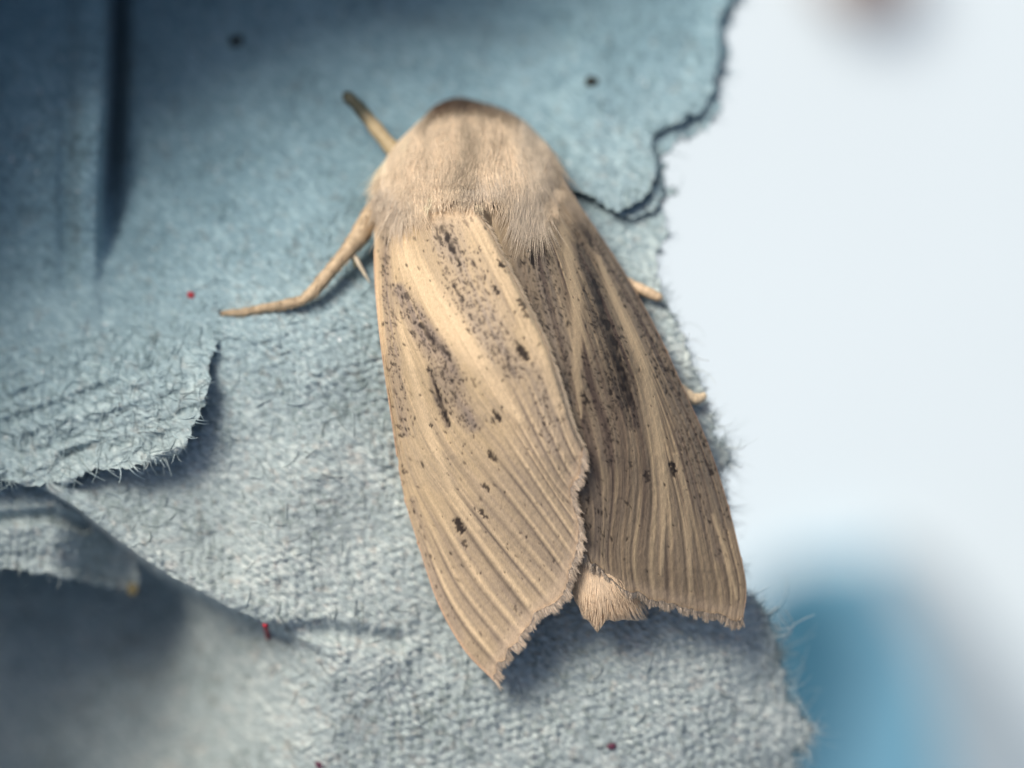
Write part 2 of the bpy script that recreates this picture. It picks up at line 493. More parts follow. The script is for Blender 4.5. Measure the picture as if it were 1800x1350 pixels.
allp = [surface_fibres(1700, zmain, (-60, 1440), (-40, 1400), q_main, [q_flap, q_ply, q_lip], 21),
        surface_fibres(900, zflap, (-40, 380), (540, 850), q_flap, None, 22),
        surface_fibres(420, zlip, (860, 1300), (-40, 360), q_lip, None, 23)]
o = strands('matted_fibre', np.concatenate([a[0] for a in allp]), np.concatenate([a[1] for a in allp]), np.concatenate([a[2] for a in allp]), M_FIBRE, None, 0.5)
o['kind'] = 'stuff'; cpart(o)

def edge_fibres(q, zf, sel, n, Lr, seed, down=0.2, clump=0.5):
    r = np.random.default_rng(seed)
    idx = np.nonzero(sel(q[:, 0], q[:, 1]))[0]
    dens = N5(idx / 4.0, idx * 0.0 + seed) ** 3 + 0.03
    i = r.choice(idx, n, p=dens / dens.sum())
    tg = np.gradient(q, axis=0); nr = np.stack([tg[:, 1], -tg[:, 0]], -1); nr /= np.linalg.norm(nr, axis=1, keepdims=True) + 1e-9
    test = q[i] + nr[i] * 6
    sg = np.where(inside(test[:, 0], test[:, 1], q), -1, 1)
    nrm = nr[i] * sg[:, None]
    a = np.arctan2(nrm[:, 1], nrm[:, 0]) + r.normal(0, 0.75, n)
    L = r.gamma(2.0, 1.0, n) * Lr / 2; curv = r.normal(0, 1.3, n)
    x = q[i, 0] - nrm[:, 0] * 6; y = q[i, 1] - nrm[:, 1] * 6
    z0 = zf(x, y) - r.uniform(0, 0.3, n); dz = r.normal(-down, 0.3, n)
    k = 6; pts = []
    for j in range(k):
        pts.append(P(x, y, z0 + dz * (j / k) * L / 30))
        aa = a + curv * j / k
        x = x + np.cos(aa) * L / k; y = y + np.sin(aa) * L / k
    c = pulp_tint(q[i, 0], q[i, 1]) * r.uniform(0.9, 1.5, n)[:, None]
    return np.stack(pts, 1), r.uniform(0.004, 0.011, n), np.clip(c, 0, 0.8)
inframe = lambda x, y: (x > 900) & (y > -60) & (y < 1400)
ef = [edge_fibres(q_main, zmain, inframe, 2300, 17, 31),
      edge_fibres(q_main, zmain, lambda x, y: (x > 1330) & (y > 1050) & (y < 1350), 420, 34, 36),
      edge_fibres(q_main, zmain, lambda x, y: (x > 1240) & (y > 770) & (y < 850), 130, 30, 37),
      edge_fibres(q_flap, zflap, lambda x, y: (x > 100) & (y > 560) & (y < 860), 900, 9, 32),
      edge_fibres(q_lip, zlip, lambda x, y: (x > 1000) & (y > -40), 500, 12, 33),
      edge_fibres(q_ply, zply, lambda x, y: (x > -40) & (y > 900), 260, 10, 34)]
o = strands('frayed_fibre', np.concatenate([a[0] for a in ef]), np.concatenate([a[1] for a in ef]), np.concatenate([a[2] for a in ef]), M_FIBRE, None, 0.3)
o['kind'] = 'stuff'; cpart(o)
# a few long loose threads that stand out against the background
long_thr = [[(1356, 1100), (1380, 1108), (1405, 1092), (1432, 1080)], [(1362, 1120), (1385, 1116), (1396, 1100), (1380, 1072)],
            [(1368, 1135), (1390, 1112), (1372, 1085), (1362, 1065)], [(1225, 628), (1232, 632), (1246, 634)], [(1420, 1290), (1434, 1276), (1440, 1262)],
            [(1415, 1285), (1428, 1270), (1436, 1282)], [(1262, 780), (1300, 790), (1312, 782)], [(1278, 815), (1300, 822), (1306, 818)]]
lp = []
for t_ in long_thr:
    c = catmull(t_, 6)
    lp.append(P(c[:, 0], c[:, 1], S(c[0, 0], c[0, 1]) + np.linspace(-0.1, 0.35, 6)))
o = strands('loose_thread', np.stack(lp), np.full(len(lp), 0.012), np.tile([0.5, 0.55, 0.56], (len(lp), 1)), M_FIBRE, None, 0.5)
o['kind'] = 'stuff'; cpart(o)

# ------------------------------------------------------------------ moth
AX = [(176, 828), (265, 832), (330, 832), (430, 850), (600, 902), (800, 968), (1000, 1040), (1100, 1056), (1220, 1066)]
def axis_x(py): return np.interp(py, [a[0] for a in AX], [a[1] for a in AX])
def ridge(py): return np.interp(py, [250, 350, 450, 600, 800, 950, 1100, 1220], [1.9, 2.0, 1.95, 1.8, 1.5, 1.1, 0.65, 0.4])
def wing_z(px, py, side):
    d = np.asarray(px, float) - axis_x(py)
    W = np.interp(py, [250, 400, 600, 800, 1000, 1200], [200, 225, 272, 295, 300, 300])
    e = np.abs(d) / W
    if side < 0:
        e = np.where(d > 0, e * 0.75, e)
    H = ridge(py)
    prof = 1 - np.clip(e, 0, 1.3) ** 1.75
    z = S(np.clip(px, 0, 1150), py) + 0.30 + H * prof
    if side < 0: z = z + 0.14
    return z

moth = thing('moth', 'pale straw-brown moth with streaked dark-flecked wings resting on the torn egg carton', 'moth', tuple(P(930, 640, 0.1)))
def mpart(o, parent=None, label=None):
    if parent is None: attach(o, moth)
    else: o.parent = parent
    if label: o['label'] = label
    return o

# body: one continuous surface from head to tail
ST = np.array([  # px, py, half width, vertical radius, centre height
    (806, 172, 10, .08, .85), (808, 178, 32, .28, .86), (818, 188, 58, .50, .88), (829, 204, 82, .70, .92), (832, 232, 112, .92, 1.0), (829, 264, 140, 1.08, 1.03),
    (822, 310, 155, 1.18, 1.05), (826, 360, 152, 1.12, 1.05), (846, 430, 125, .85, 1.0), (872, 510, 105, .72, .95), (902, 600, 95, .66, .9), (968, 800, 80, .52, .75),
    (1020, 930, 66, .46, .68), (1052, 1000, 56, .44, .78), (1058, 1045, 50, .36, .84), (1055, 1070, 32, .24, .80), (1051, 1094, 10, .08, .70)], float)
def body_at(a, th, grow=0.0):
    """a 0..1 from head to tail, th 0 = top, + = right"""
    u = np.clip(a, 0, 1) * (len(ST_S) - 1)
    c = [np.interp(u, np.arange(len(ST_S)), ST_S[:, k]) for k in range(5)]
    lum = (fbm(N3, u / 14.0, np.cos(th) * 1.6 + 5 + np.sin(th) * 1.2, 3) - 0.5) * 0.10 * (u < 95) - 0.08 * np.exp(-(th / 0.16) ** 2) * ((u > 18) & (u < 75))
    grow = grow + lum
    x = c[0] + np.sin(th) * (c[2] + grow * 100)
    y = c[1]
    z = S(np.clip(c[0], 0, 1150), c[1]) + c[4] + np.cos(th) * (c[3] + grow)
    return x, y, z
ST_S = catmull(ST[:, [1, 0, 2, 3, 4]], 200)[:, [1, 0, 2, 3, 4]]
na, nth = 160, 56
A_, T_ = np.meshgrid(np.linspace(0, 1, na), np.linspace(0, 2 * math.pi, nth, endpoint=False), indexing='ij')
bx_, by_, bz_ = body_at(A_, T_)
BV = P(bx_, by_, bz_).reshape(-1, 3)
i = np.arange(na - 1)[:, None] * nth; j = np.arange(nth)[None]; j2 = (j + 1) % nth
BF = np.stack([i + j, i + nth + j, i + nth + j2, i + j2], -1).reshape(-1, 4)
def fur_tint(px, py, r):
    n = len(px)
    base = np.array([0.86, 0.69, 0.50])
    c = np.tile(base, (n, 1)) * (0.66 + 0.62 * fbm(N1, px / 17, py / 60, 3))[:, None]
    c = c * (1 - 0.35 * stroke(px, py, [(868, 400), (880, 350), (872, 318)], 9, 1.8))[:, None]  # V-shaped shadow between the shoulder tufts, painted into the fur
    grey = stroke(px, py, [(826, 225), (828, 280), (826, 335)], 16, 1.6)[:, None]
    c = c * (1 - 0.38 * grey) 
    g2 = stroke(px, py, [(930, 230), (945, 300), (925, 350)], 30, 1.6)[:, None]
    c = c * (1 - g2 * np.array([0.20, 0.16, 0.10]))
    pale = (stroke(px, py, [(672, 325), (700, 350)], 18, 1.6) + stroke(px, py, [(835, 325), (880, 312)], 20, 1.6) + 0.8 * stroke(px, py, [(930, 340), (946, 390)], 18, 1.6))[:, None]
    c = c + np.clip(pale, 0, 1) * (np.array([0.66, 0.56, 0.45]) - c) * 0.75
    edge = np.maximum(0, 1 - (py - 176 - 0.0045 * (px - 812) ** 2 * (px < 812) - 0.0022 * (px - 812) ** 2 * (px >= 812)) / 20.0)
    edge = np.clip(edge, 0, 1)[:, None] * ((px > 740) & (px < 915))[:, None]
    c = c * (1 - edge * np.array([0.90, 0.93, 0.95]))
    tail = (py > 880)[:, None]
    c = np.where(tail, np.array([0.84, 0.64, 0.44]) * (0.9 + 0.2 * N2(px / 8, py / 20))[:, None], c)
    return np.clip(c * r, 0.01, 0.9)
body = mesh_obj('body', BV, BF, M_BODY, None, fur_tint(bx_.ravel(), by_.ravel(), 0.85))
mpart(body)

# thoracic and tail fur
def fur(n, a0, a1, th0, th1, L, seed, lift=0.08, rad=(0.008, 0.016), wander=0.0, droop=True):
    r = np.random.default_rng(seed)
    a = a0 + (a1 - a0) * r.random(n); th = r.uniform(th0, th1, n)
    x, y, z = body_at(a, th, -0.02)
    keepx, keepy = x.copy(), y.copy()
    # flow backward, spreading from the midline
    dx = 0.35 * (x - axis_x(y)) / 160 * (1 - sstep(y, 250, 400)) + r.normal(0, 0.16, n)
    # the tufts of the shoulders sweep down
    dy = 1.0 - 0.1 * r.random(n)
    sh_ = np.clip(np.exp(-((keepx - 700) / 34.0) ** 2) + np.exp(-((keepx - 935) / 30.0) ** 2), 0, 1)
    LL = L * (1 - 0.60 * sstep(keepy, 290, 345) * (1 - sh_)) * r.uniform(0.4, 1.5, n) * (0.45 + 0.55 * sstep(y, 180, 260))
    k = 6; pts = []
    clump = (N4(keepx / 11, keepy / 26) - 0.5) * 0.9
    for j in range(k):
        t = j / (k - 1)
        cx = x + (dx + clump) * LL * t; cy = y + dy * LL * t
        e = envelope(cx, cy)
        zz = np.maximum(z - 0.04 * t, e) if droop else z
        zz = zz + lift * (t * (1.6 - t)) * r.uniform(0.5, 1.5, n)
        pts.append(P(cx, cy, zz))
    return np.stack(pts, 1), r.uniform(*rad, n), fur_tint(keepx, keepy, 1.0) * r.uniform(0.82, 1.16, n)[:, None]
def envelope(px, py):
    u = np.interp(py, ST_S[:, 1], np.arange(len(ST_S)))
    c = [np.interp(u, np.arange(len(ST_S)), ST_S[:, k]) for k in range(5)]
    d = np.clip(np.abs(px - c[0]) / c[2], 0, 1)
    zb = S(np.clip(c[0], 0, 1150), py) + c[4] + c[3] * np.sqrt(1 - d ** 2)
    xb = np.interp(py, [335, 400, 460], [822, 866, 896])
    kb = sstep(px, xb - 5, xb + 22)
    zw = np.where(py > 335, wing_z(px, py, -1) * (1 - kb) + wing_z(px, py, 1) * kb + 0.02, -9)
    zw = np.where((px > 655) & (px < 1300), zw, -9)
    return np.where(d < 1, np.maximum(zb, zw), zw)
def a_of(py): return float(np.interp(py, ST_S[:, 1], np.linspace(0, 1, len(ST_S))))
f1 = fur(11000, a_of(174), a_of(362), -1.75, 1.75, 46, 41, rad=(0.006, 0.012))
f2 = fur(1100, a_of(315), a_of(362), -1.35, -0.60, 66, 42, 0.05, rad=(0.005, 0.011))
f3 = fur(1300, a_of(315), a_of(362), 0.50, 1.0, 78, 43, 0.05, rad=(0.005, 0.011))
f4 = fur(600, a_of(300), a_of(345), -0.25, 0.40, 34, 44, 0.06)
ff = [f1, f2, f3, f4]
o = strands('thorax_fur', np.concatenate([a[0] for a in ff]), np.concatenate([a[1] for a in ff]), np.concatenate([a[2] for a in ff]), M_FUR, None, 0.12)
o['kind'] = 'stuff'; mpart(o)
# tail tuft
r = np.random.default_rng(50); n = 4200
a = r.uniform(a_of(930), a_of(1090), n); th = r.uniform(-1.8, 1.9, n)
x, y, z = body_at(a, th)
L = r.uniform(28, 62, n); tx = 1050 + (x - 1040) * 0.25 + r.normal(0, 9, n)
sel = r.random(n) < 0.42
tx = np.where(sel, np.maximum(x, 1040) + r.uniform(0, 60, n), tx)
pts = []
for j in range(6):
    t = j / 5
    cx = x + (tx - x) * t * 0.55; cy = y + L * t
    lim = np.where(sel, 1088 - 0.0 * cx + 4 * N1(cx / 5, cx * 0), 1112 - 1.4 * np.abs(cx - 1050))
    cy = np.minimum(cy, lim)
    pts.append(P(cx, cy, z - 0.15 * t * t + 0.04 * t))
o = strands('tail_tuft', np.stack(pts, 1), r.uniform(0.005, 0.009, n), fur_tint(x, y, 1.0) * r.uniform(0.93, 1.08, n)[:, None], M_FUR, None, 0.2)
o['kind'] = 'stuff'; mpart(o, None, 'cream fur at the tip of the abdomen, between the wing tips')

# ---- wings
TAN = np.array([0.545, 0.408, 0.250]); PALE = np.array([0.690, 0.520, 0.330]); GREY = np.array([0.300, 0.235, 0.185]); MAUVE = np.array([0.37, 0.295, 0.225]); DARK = np.array([0.010, 0.006, 0.008])

def loft(guides, ns, nt):
    G = np.stack([catmull(g, ns) for g in guides], 0)          # (g, ns, 2)
    tg = np.linspace(0, 1, len(guides)); t = np.linspace(0, 1, nt)
    # smooth interpolation across the guides
    out = np.zeros((nt, ns, 2))
    u = t * (len(guides) - 1)
    Gp = np.concatenate([2 * G[:1] - G[1:2], G, 2 * G[-1:] - G[-2:-1]], 0)
    k = np.minimum(np.floor(u).astype(int), len(guides) - 2); f = (u - k)[:, None, None]
    a, b, c, d = Gp[k], Gp[k + 1], Gp[k + 2], Gp[k + 3]
    out = 0.5 * ((2 * b) + (c - a) * f + (2 * a - 5 * b + 4 * c - d) * f ** 2 + (-a + 3 * b - 3 * c + d) * f ** 3)
    return out, u

def specks(n, density, region, rmin, rmax, ang, seed, layer, ox, oy, strength=(0.5, 1.0)):
    """scatter little dark scale clusters, more of them where density is high"""
    r = np.random.default_rng(seed)
    x0, y0, x1, y1 = region
    made = 0; tries = 0
    H, Wd = layer.shape
    while made < n and tries < n * 60:
        tries += 1
        x = r.uniform(x0, x1); y = r.uniform(y0, y1)
        if r.random() > density(x, y): continue
        made += 1
        ra = rmin + (rmax - rmin) * r.random() ** 3; el = r.uniform(1.0, 3.2); an = ang(x, y) + r.normal(0, 0.35); st = r.uniform(*strength)
        R = int(ra * el + 4)
        ix, iy = int(x - ox), int(y - oy)
        if ix - R < 0 or iy - R < 0 or ix + R >= Wd or iy + R >= H: continue
        yy, xx = np.mgrid[iy - R:iy + R + 1, ix - R:ix + R + 1]
        dx = xx + ox - x; dy = yy + oy - y
        p = (dx * math.cos(an) + dy * math.sin(an)) / (ra * el); q = (-dx * math.sin(an) + dy * math.cos(an)) / ra
        m = np.clip(1.6 - np.sqrt(p * p + q * q), 0, 1) * st
        sl = layer[iy - R:iy + R + 1, ix - R:ix + R + 1]
        np.maximum(sl, m, out=sl)

def sample(layer, px, py, ox, oy):
    x = np.clip(px - ox, 0, layer.shape[1] - 2); y = np.clip(py - oy, 0, layer.shape[0] - 2)
    xi = x.astype(int); yi = y.astype(int); fx = x - xi; fy = y - yi
    return (layer[yi, xi] * (1 - fx) + layer[yi, xi + 1] * fx) * (1 - fy) + (layer[yi + 1, xi] * (1 - fx) + layer[yi + 1, xi + 1] * fx) * fy

def make_wing(guides, side, ns, nt, zones, palebands, darkstrokes, dots, streaks, speck_n, vein_from, label, seed, tone=1.0, ncross=1):
    g, u = loft(guides, ns, nt)
    px = g[..., 0]; py = g[..., 1]
    s = np.linspace(0, 1, ns)[None, :] * np.ones((nt, 1)); U = u[:, None] * np.ones((1, ns))
    # ragged outer margin and slightly uneven trailing edge
    x = px.copy(); y = py.copy()
    # direction of flow
    fx = np.gradient(px, axis=1); fy = np.gradient(py, axis=1); fl = np.hypot(fx, fy) + 1e-6; fx /= fl; fy /= fl
    rag = 14 * (N1(U * 0.9 + seed, U * 0) - 0.5) + 9 * (N1(U * 2.6 + seed, U * 0 + 5) - 0.5) + 5 * (N2(U * 6 + seed, U * 0) - 0.5)
    m = sstep(s, 0.965, 1.0)
    x += fx * rag * m; y += fy * rag * m
    # ---- colour
    n_long = fbm(N1, U * 9 + seed * 3, s * 5, 3); n_fine = N2(U * 34 + seed, s * 22); n_fine2 = N3(U * 60 + seed, s * 60); n_bl = fbm(N4, x / 60, y / 60, 3)
    t = TAN[None, None] * (0.90 + 0.20 * n_long)[..., None]
    t = t + (GREY - TAN) * (0.34 * sstep(n_fine * 0.6 + n_long * 0.5, 0.50, 0.85))[..., None]
    t = t + (MAUVE - TAN) * (0.22 * sstep(n_bl, 0.42, 0.7))[..., None]
    # veins: pale crests between dark furrows, strongest in the outer half
    out = sstep(s, vein_from, vein_from + 0.18)
    if side > 0: out = np.maximum(out, 0.75 * sstep(s, 0.08, 0.25))
    wob = 0.10 * (N3(s * 7, U * 1.5 + seed) - 0.5)
    ph = (U + 0.4 * wob) * streaks
    fr = ph - np.floor(ph)
    vid = np.floor(ph + 0.5)
    vs = 0.55 + 0.6 * N5(vid * 3.7 + seed, s * 2.5)
    crest = np.exp(-(np.minimum(fr, 1 - fr) / 0.11) ** 2) * vs
    furrow = np.exp(-((fr - 0.26) / 0.085) ** 2) * (0.35 + 0.9 * N4(vid * 5.1, s * 4))
    mid = np.exp(-((fr - 0.62) / 0.08) ** 2) * 0.45
    t = t + (GREY * 0.95 - t) * (0.55 * out * (1 - crest) * (0.55 + 0.6 * n_long))[..., None]
    t = t + (PALE - t) * np.clip(0.95 * crest * (0.12 + 0.88 * out), 0, 1)[..., None]
    t = t + (GREY * 0.42 - t) * np.clip(0.80 * furrow * out, 0, 1)[..., None]
    t = t + (TAN - t) * np.clip(0.5 * mid * out, 0, 1)[..., None]
    for pts, hw, st, colr in zones:
        w = stroke(x, y, pts, hw, 1.5) * st * (0.55 + 0.9 * fbm(N2, x / 14 + seed, y / 22, 3))
        w = w * (0.45 + 1.1 * N3(U * 7 + seed, s * 7))
        t = t + (colr - t) * np.clip(w, 0, 1)[..., None]
    if side > 0:
        st1 = sstep(N3(U * 4.2 + 3, s * 3.0), 0.50, 0.78) * (0.5 + 0.7 * N2(U * 11, s * 9))
        t = t * 0.90 + (np.array([0.115, 0.075, 0.065]) - t) * (0.62 * st1 * (1 - 0.55 * sstep(s, 0.6, 0.95)))[..., None]
    else:
        st1 = sstep(N3(U * 5.0 + 3, s * 3.0), 0.60, 0.85) * (0.4 + 0.7 * N2(U * 13, s * 9))
        t = t + (GREY * 0.8 - t) * (0.45 * st1)[..., None]
    for pts, hw, st in palebands:
        w = stroke(x + 5 * (n_fine - 0.5), y, pts, hw, 1.4) * st * (0.85 + 0.25 * n_long)
        t = t + (PALE - t) * np.clip(w, 0, 1)[..., None]
    pm = np.zeros_like(x)
    for pts, hw, st in palebands:
        pm = np.maximum(pm, stroke(x, y, pts, list(np.array(hw) * 1.25), 1.0))
    # dark scales
    ox, oy = 560, 200
    layer = np.zeros((1080, 820))
    def dens(xx, yy):
        v = 0.05
        for pts, hw, st, colr in zones:
            v = max(v, float(stroke(np.array([xx]), np.array([yy]), pts, hw if np.isscalar(hw) else list(np.array(hw) * 1.0), 1.2)[0]) * st * 1.2)
        for pts, hw, st in palebands:
            if float(stroke(np.array([xx]), np.array([yy]), pts, hw, 0.8)[0]) > 0.3: v *= 0.15
        if yy > 830: v *= 0.35
        return v
    an = (lambda a, b: 1.05) if side < 0 else (lambda a, b: 1.25)
    reg = (650, 330, 1040, 1210) if side < 0 else (860, 330, 1320, 1110)
    specks(speck_n, dens, reg, 0.8, 2.2, an, seed + 1, layer, ox, oy, (0.45, 1.0))
    # fine peppering
    specks(int(speck_n * 0.9), lambda a, b: dens(a, b) * 0.7 + 0.03, reg, 0.8, 1.7, an, seed + 2, layer, ox, oy, (0.5, 1.0))
    dk = sample(layer, x, y, ox, oy)
    for pts, hw, st in darkstrokes:
        w = stroke(x + 7 * (N2(x / 5, y / 7) - 0.5), y + 5 * (N1(x / 5, y / 7) - 0.5), pts, hw, 1.0) * st * (0.25 + 1.3 * N4(x / 6 + seed, y / 9))
        dk = np.maximum(dk, np.clip(w, 0, 1))
    for (dx, dy, rr, st) in dots:
        a_ = 1.0 if side < 0 else 1.35
        ex = math.cos(a_) * rr * 0.9; ey = math.sin(a_) * rr * 0.9
        w = stroke(x + 9 * (N3(x / 4, y / 4) - 0.5), y + 4 * (N2(x / 3.5, y / 3.5 + 9) - 0.5), [(dx - ex, dy - ey), (dx + ex, dy + ey)], rr * 0.50, 1.1)
        dk = np.maximum(dk, w * st)
    t = t + (DARK - t) * np.clip(dk, 0, 1)[..., None] * 0.93
    # pale fringe band at the margin
    t = t + (np.array([0.60, 0.46, 0.33]) - t) * (0.55 * sstep(s, 0.955, 0.99))[..., None]
    # orange tinge along the leading edge
    ct = U if side < 0 else (len(guides) - 1 - U)
    lead = sstep(ct, len(guides) - 1.16, len(guides) - 1.02)
    t = t + (np.array([0.60, 0.36, 0.24]) - t) * (0.55 * lead)[..., None]
    if side < 0:
        inner = 1 - sstep(U, 0.02, 0.22)
        t = t + (np.array([0.76, 0.62, 0.46]) - t) * (0.55 * inner)[..., None]
    bp_ = (1 - sstep(y + 8 * (n_fine - 0.5), 350, 420))
    t = t + (np.array([0.68, 0.52, 0.36]) - t) * (0.75 * bp_)[..., None]
    t = t * tone * (1.06 if side < 0 else 1.0)  # right wing's shade is put into its colour along with its darker scales
    # ---- relief
    z = wing_z(px, py, side)
    z = z + 0.005 * (out if side < 0 else 0.5 + 0.5 * out) * (np.exp(-(np.minimum(fr, 1 - fr) / 0.17) ** 2) - 0.9 * furrow) * (1 - 0.4 * m) * (1 - 0.9 * pm)
    z = z + 0.018 * (1 - out) * (crest - 0.4) + (0.010 * (n_fine - 0.5) + 0.008 * (n_fine2 - 0.5)) * (1 - 0.85 * pm) - 0.012 * np.clip(dk, 0, 1)
    for pts, hw, st in palebands:
        z = z + 0.010 * stroke(x, y, pts, hw, 1.8) * st
    z = z + 0.010 * (N5(x / 4, y / 8) - 0.5) - 0.40 * (1 - sstep(s, 0, 0.10)) ** 1.5
    if side < 0:  # trailing edge rolls gently down, with a thin fringe
        z = z - 0.10 * (1 - sstep(U, 0, 0.35)) ** 2
    z = z + 0.16 * (fbm(N1, x / 120 + 4, y / 160, 2) - 0.5)
    V = P(x, y, z).reshape(-1, 3); C = np.clip(t, 0.01, 0.9).reshape(-1, 3)
    i = np.arange(nt - 1)[:, None] * ns + np.arange(ns - 1)[None]
    F = np.stack([i, i + 1, i + ns + 1, i + ns], -1).reshape(-1, 4)
    if side > 0: F = F[:, ::-1]
    # side > 0 guides run from the leading edge inwards
    o = mesh_obj('forewing', V, F, M_WING, None, C)
    nz = np.cross(V[F[len(F)//2][1]] - V[F[len(F)//2][0]], V[F[len(F)//2][3]] - V[F[len(F)//2][0]])[2]
    if nz < 0: o.data.flip_normals()
    sm = o.modifiers.new('thickness', 'SOLIDIFY'); sm.thickness = 0.025; sm.offset = -1
    mpart(o, None, label)
    # ---- fringe of hair scales on the margin, in tufts
    r = np.random.default_rng(seed + 70)
    n = 3000
    ti = r.random(n) * (nt - 1)
    tuft = np.floor(ti / 3.0 + 0.8 * N1(ti / 9, ti * 0))
    ii_ = ti.astype(int)
    bx = x[ii_, -3]; by = y[ii_, -3]; bz = z[ii_, -3]
    dx = fx[ii_, -3]; dy = fy[ii_, -3]
    a0 = np.arctan2(dy, dx) + (N1(tuft * 1.7 + seed, tuft * 0) - 0.5) * 0.5 + r.normal(0, 0.13, n)
    L = (1.0 if side < 0 else 0.8) * (8 + 13 * N2(tuft * 2.3 + seed, tuft * 0 + 3)) * r.uniform(0.5, 1.3, n)
    pts = []
    for j in range(4):
        tt = j / 3
        pts.append(P(bx + np.cos(a0) * L * tt, by + np.sin(a0) * L * tt, bz - 0.05 * tt + 0.045 + r.normal(0, 0.008, n)))
    fc = np.array([0.80, 0.64, 0.48]) * r.uniform(0.75, 1.2, n)[:, None] * (0.8 + 0.4 * N3(tuft, tuft * 0))[:, None] * tone
    fo = strands('wing_fringe', np.stack(pts, 1), r.uniform(0.006, 0.012, n), fc, M_FUR, None, 0.3)
    fo['kind'] = 'stuff'
    mpart(fo, o)
    # trailing edge hairs (near wing only)
    if side < 0:
        n = 900
        si = (r.random(n) * (ns * 0.93)).astype(int) + int(ns * 0.05)
        bx = x[1, si]; by = y[1, si]; bz = z[1, si]
        a0 = np.arctan2(fy[0, si], fx[0, si]) - r.uniform(0.15, 0.5, n)
        L = r.uniform(6, 17, n)
        pts = []
        for j in range(4):
            tt = j / 3
            pts.append(P(bx + np.cos(a0) * L * tt, by + np.sin(a0) * L * tt, bz - 0.03 * tt + 0.02))
        fo = strands('trailing_fringe', np.stack(pts, 1), r.uniform(0.008, 0.016, n), np.array([0.66, 0.53, 0.38]) * r.uniform(0.8, 1.15, n)[:, None], M_FUR, None, 0.3)
        fo['kind'] = 'stuff'
        mpart(fo, o)
    return o

LG = [
 [(800, 330), (850, 385), (890, 460), (926, 530), (960, 600), (988, 680), (1006, 740), (1030, 796)],
 [(790, 335), (825, 400), (868, 485), (908, 570), (944, 655), (975, 735), (1000, 795), (1020, 828)],
 [(775, 340), (798, 410), (838, 505), (880, 600), (920, 690), (958, 770), (988, 830), (1006, 858)],
 [(750, 345), (758, 420), (795, 515), (838, 605), (886, 695), (935, 785), (975, 850), (1013, 895)],
 [(715, 350), (716, 430), (755, 520), (805, 605), (856, 690), (905, 765), (960, 850), (1020, 940)],
 [(700, 355), (700, 440), (725, 530), (765, 620), (815, 705), (873, 780), (935, 865), (1014, 976)],
 [(690, 360), (688, 460), (705, 560), (738, 640), (778, 725), (840, 810), (915, 900), (999, 1012)],
 [(682, 365), (680, 480), (693, 590), (720, 680), (757, 765), (815, 850), (893, 945), (984, 1050)],
 [(676, 370), (673, 490), (684, 610), (708, 710), (740, 800), (789, 870), (860, 965), (950, 1082)],
 [(670, 375), (667, 500), (678, 620), (700, 735), (728, 835), (770, 915), (830, 1015), (915, 1120)],
 [(665, 380), (664, 500), (676, 630), (695, 750), (718, 860), (755, 950), (805, 1050), (890, 1160)],
 [(657, 385), (661, 500), (673, 620), (692, 750), (710, 870), (739, 970), (770, 1062), (815, 1142), (866, 1196)],
]
left_zones = [
 ([(775, 395), (800, 460), (836, 545), (870, 610), (905, 650)], [24, 32, 38, 34, 18], 0.70, MAUVE),
 ([(702, 510), (738, 575), (775, 635), (800, 700), (830, 750)], [12, 19, 22, 20, 12], 0.80, GREY),
 ([(674, 420), (678, 520), (694, 640), (712, 760)], [9, 11, 12, 8], 0.65, GREY),
 ([(940, 650), (960, 720), (975, 790)], [14, 20, 14], 0.42, MAUVE),
 ([(755, 650), (770, 700), (788, 748)], [4, 8, 5], 0.7, GREY * 0.6),
 ([(725, 880), (745, 960), (770, 1040), (810, 1120)], [8, 9, 9, 6], 0.45, GREY),
]
left_pale = [([(700, 405), (716, 460), (751, 508), (790, 563), (818, 602), (851, 649), (880, 692), (915, 740)], [11, 18, 20, 21, 20, 17, 12, 5], 0.95),
             ([(700, 560), (722, 640), (742, 720), (765, 790), (797, 868), (840, 929)], [3, 6, 8, 7, 5, 4], 0.7),
             ([(662, 420), (666, 520), (678, 620)], [5, 5, 4], 0.6),
             ([(830, 380), (875, 465), (915, 545), (955, 640), (985, 720)], [14, 12, 9, 11, 10], 0.55)]
left_dark = [([(776, 400), (790, 425), (800, 445), (808, 465)], [4, 6, 5, 3], 1.0), ([(768, 402), (776, 430)], [3, 2], 0.7),
             ([(740, 570), (762, 600), (790, 624)], [4, 6, 4], 0.75), ([(757, 650), (770, 695), (780, 722), (789, 748)], [2, 4, 5, 3], 0.9), ([(795, 495), (815, 530)], [3, 3], 0.8)]
left_dots = [(880, 464, 7, 1), (872, 510, 7, 1), (918, 535, 9, .9), (924, 552, 7, .8), (919, 620, 12, 1), (878, 616, 5, .7), (873, 731, 9, 1), (864, 802, 9, .95), (854, 857, 7, .9),
             (807, 924, 12, 1), (849, 903, 7, .9), (818, 957, 6, .8), (758, 749, 4, .9), (786, 834, 3, .8), (812, 670, 4, .8), (832, 669, 4, .8), (820, 392, 6, .7), (830, 385, 4, .7),
             (829, 557, 6, .8), (834, 580, 5, .8), (823, 583, 5, .8), (825, 537, 4, .8), (845, 545, 4, .7), (801, 505, 5, .9), (716, 521, 6, .7), (697, 560, 4, .7), (700, 750, 4, .7),
             (711, 828, 4, .7), (709, 848, 4, .6), (724, 880, 4, .6), (900, 596, 4, .6), (948, 605, 3, .7), (985, 715, 4, .5), (843, 438, 4, .7), (868, 560, 4, .6), (905, 1070, 4, .6)]
make_wing(LG, -1, 560, 230, left_zones, left_pale, left_dark, left_dots, 1.36, 820, 0.60,
          'left forewing on top, paler, with a cream median streak and scattered black dots', 3)

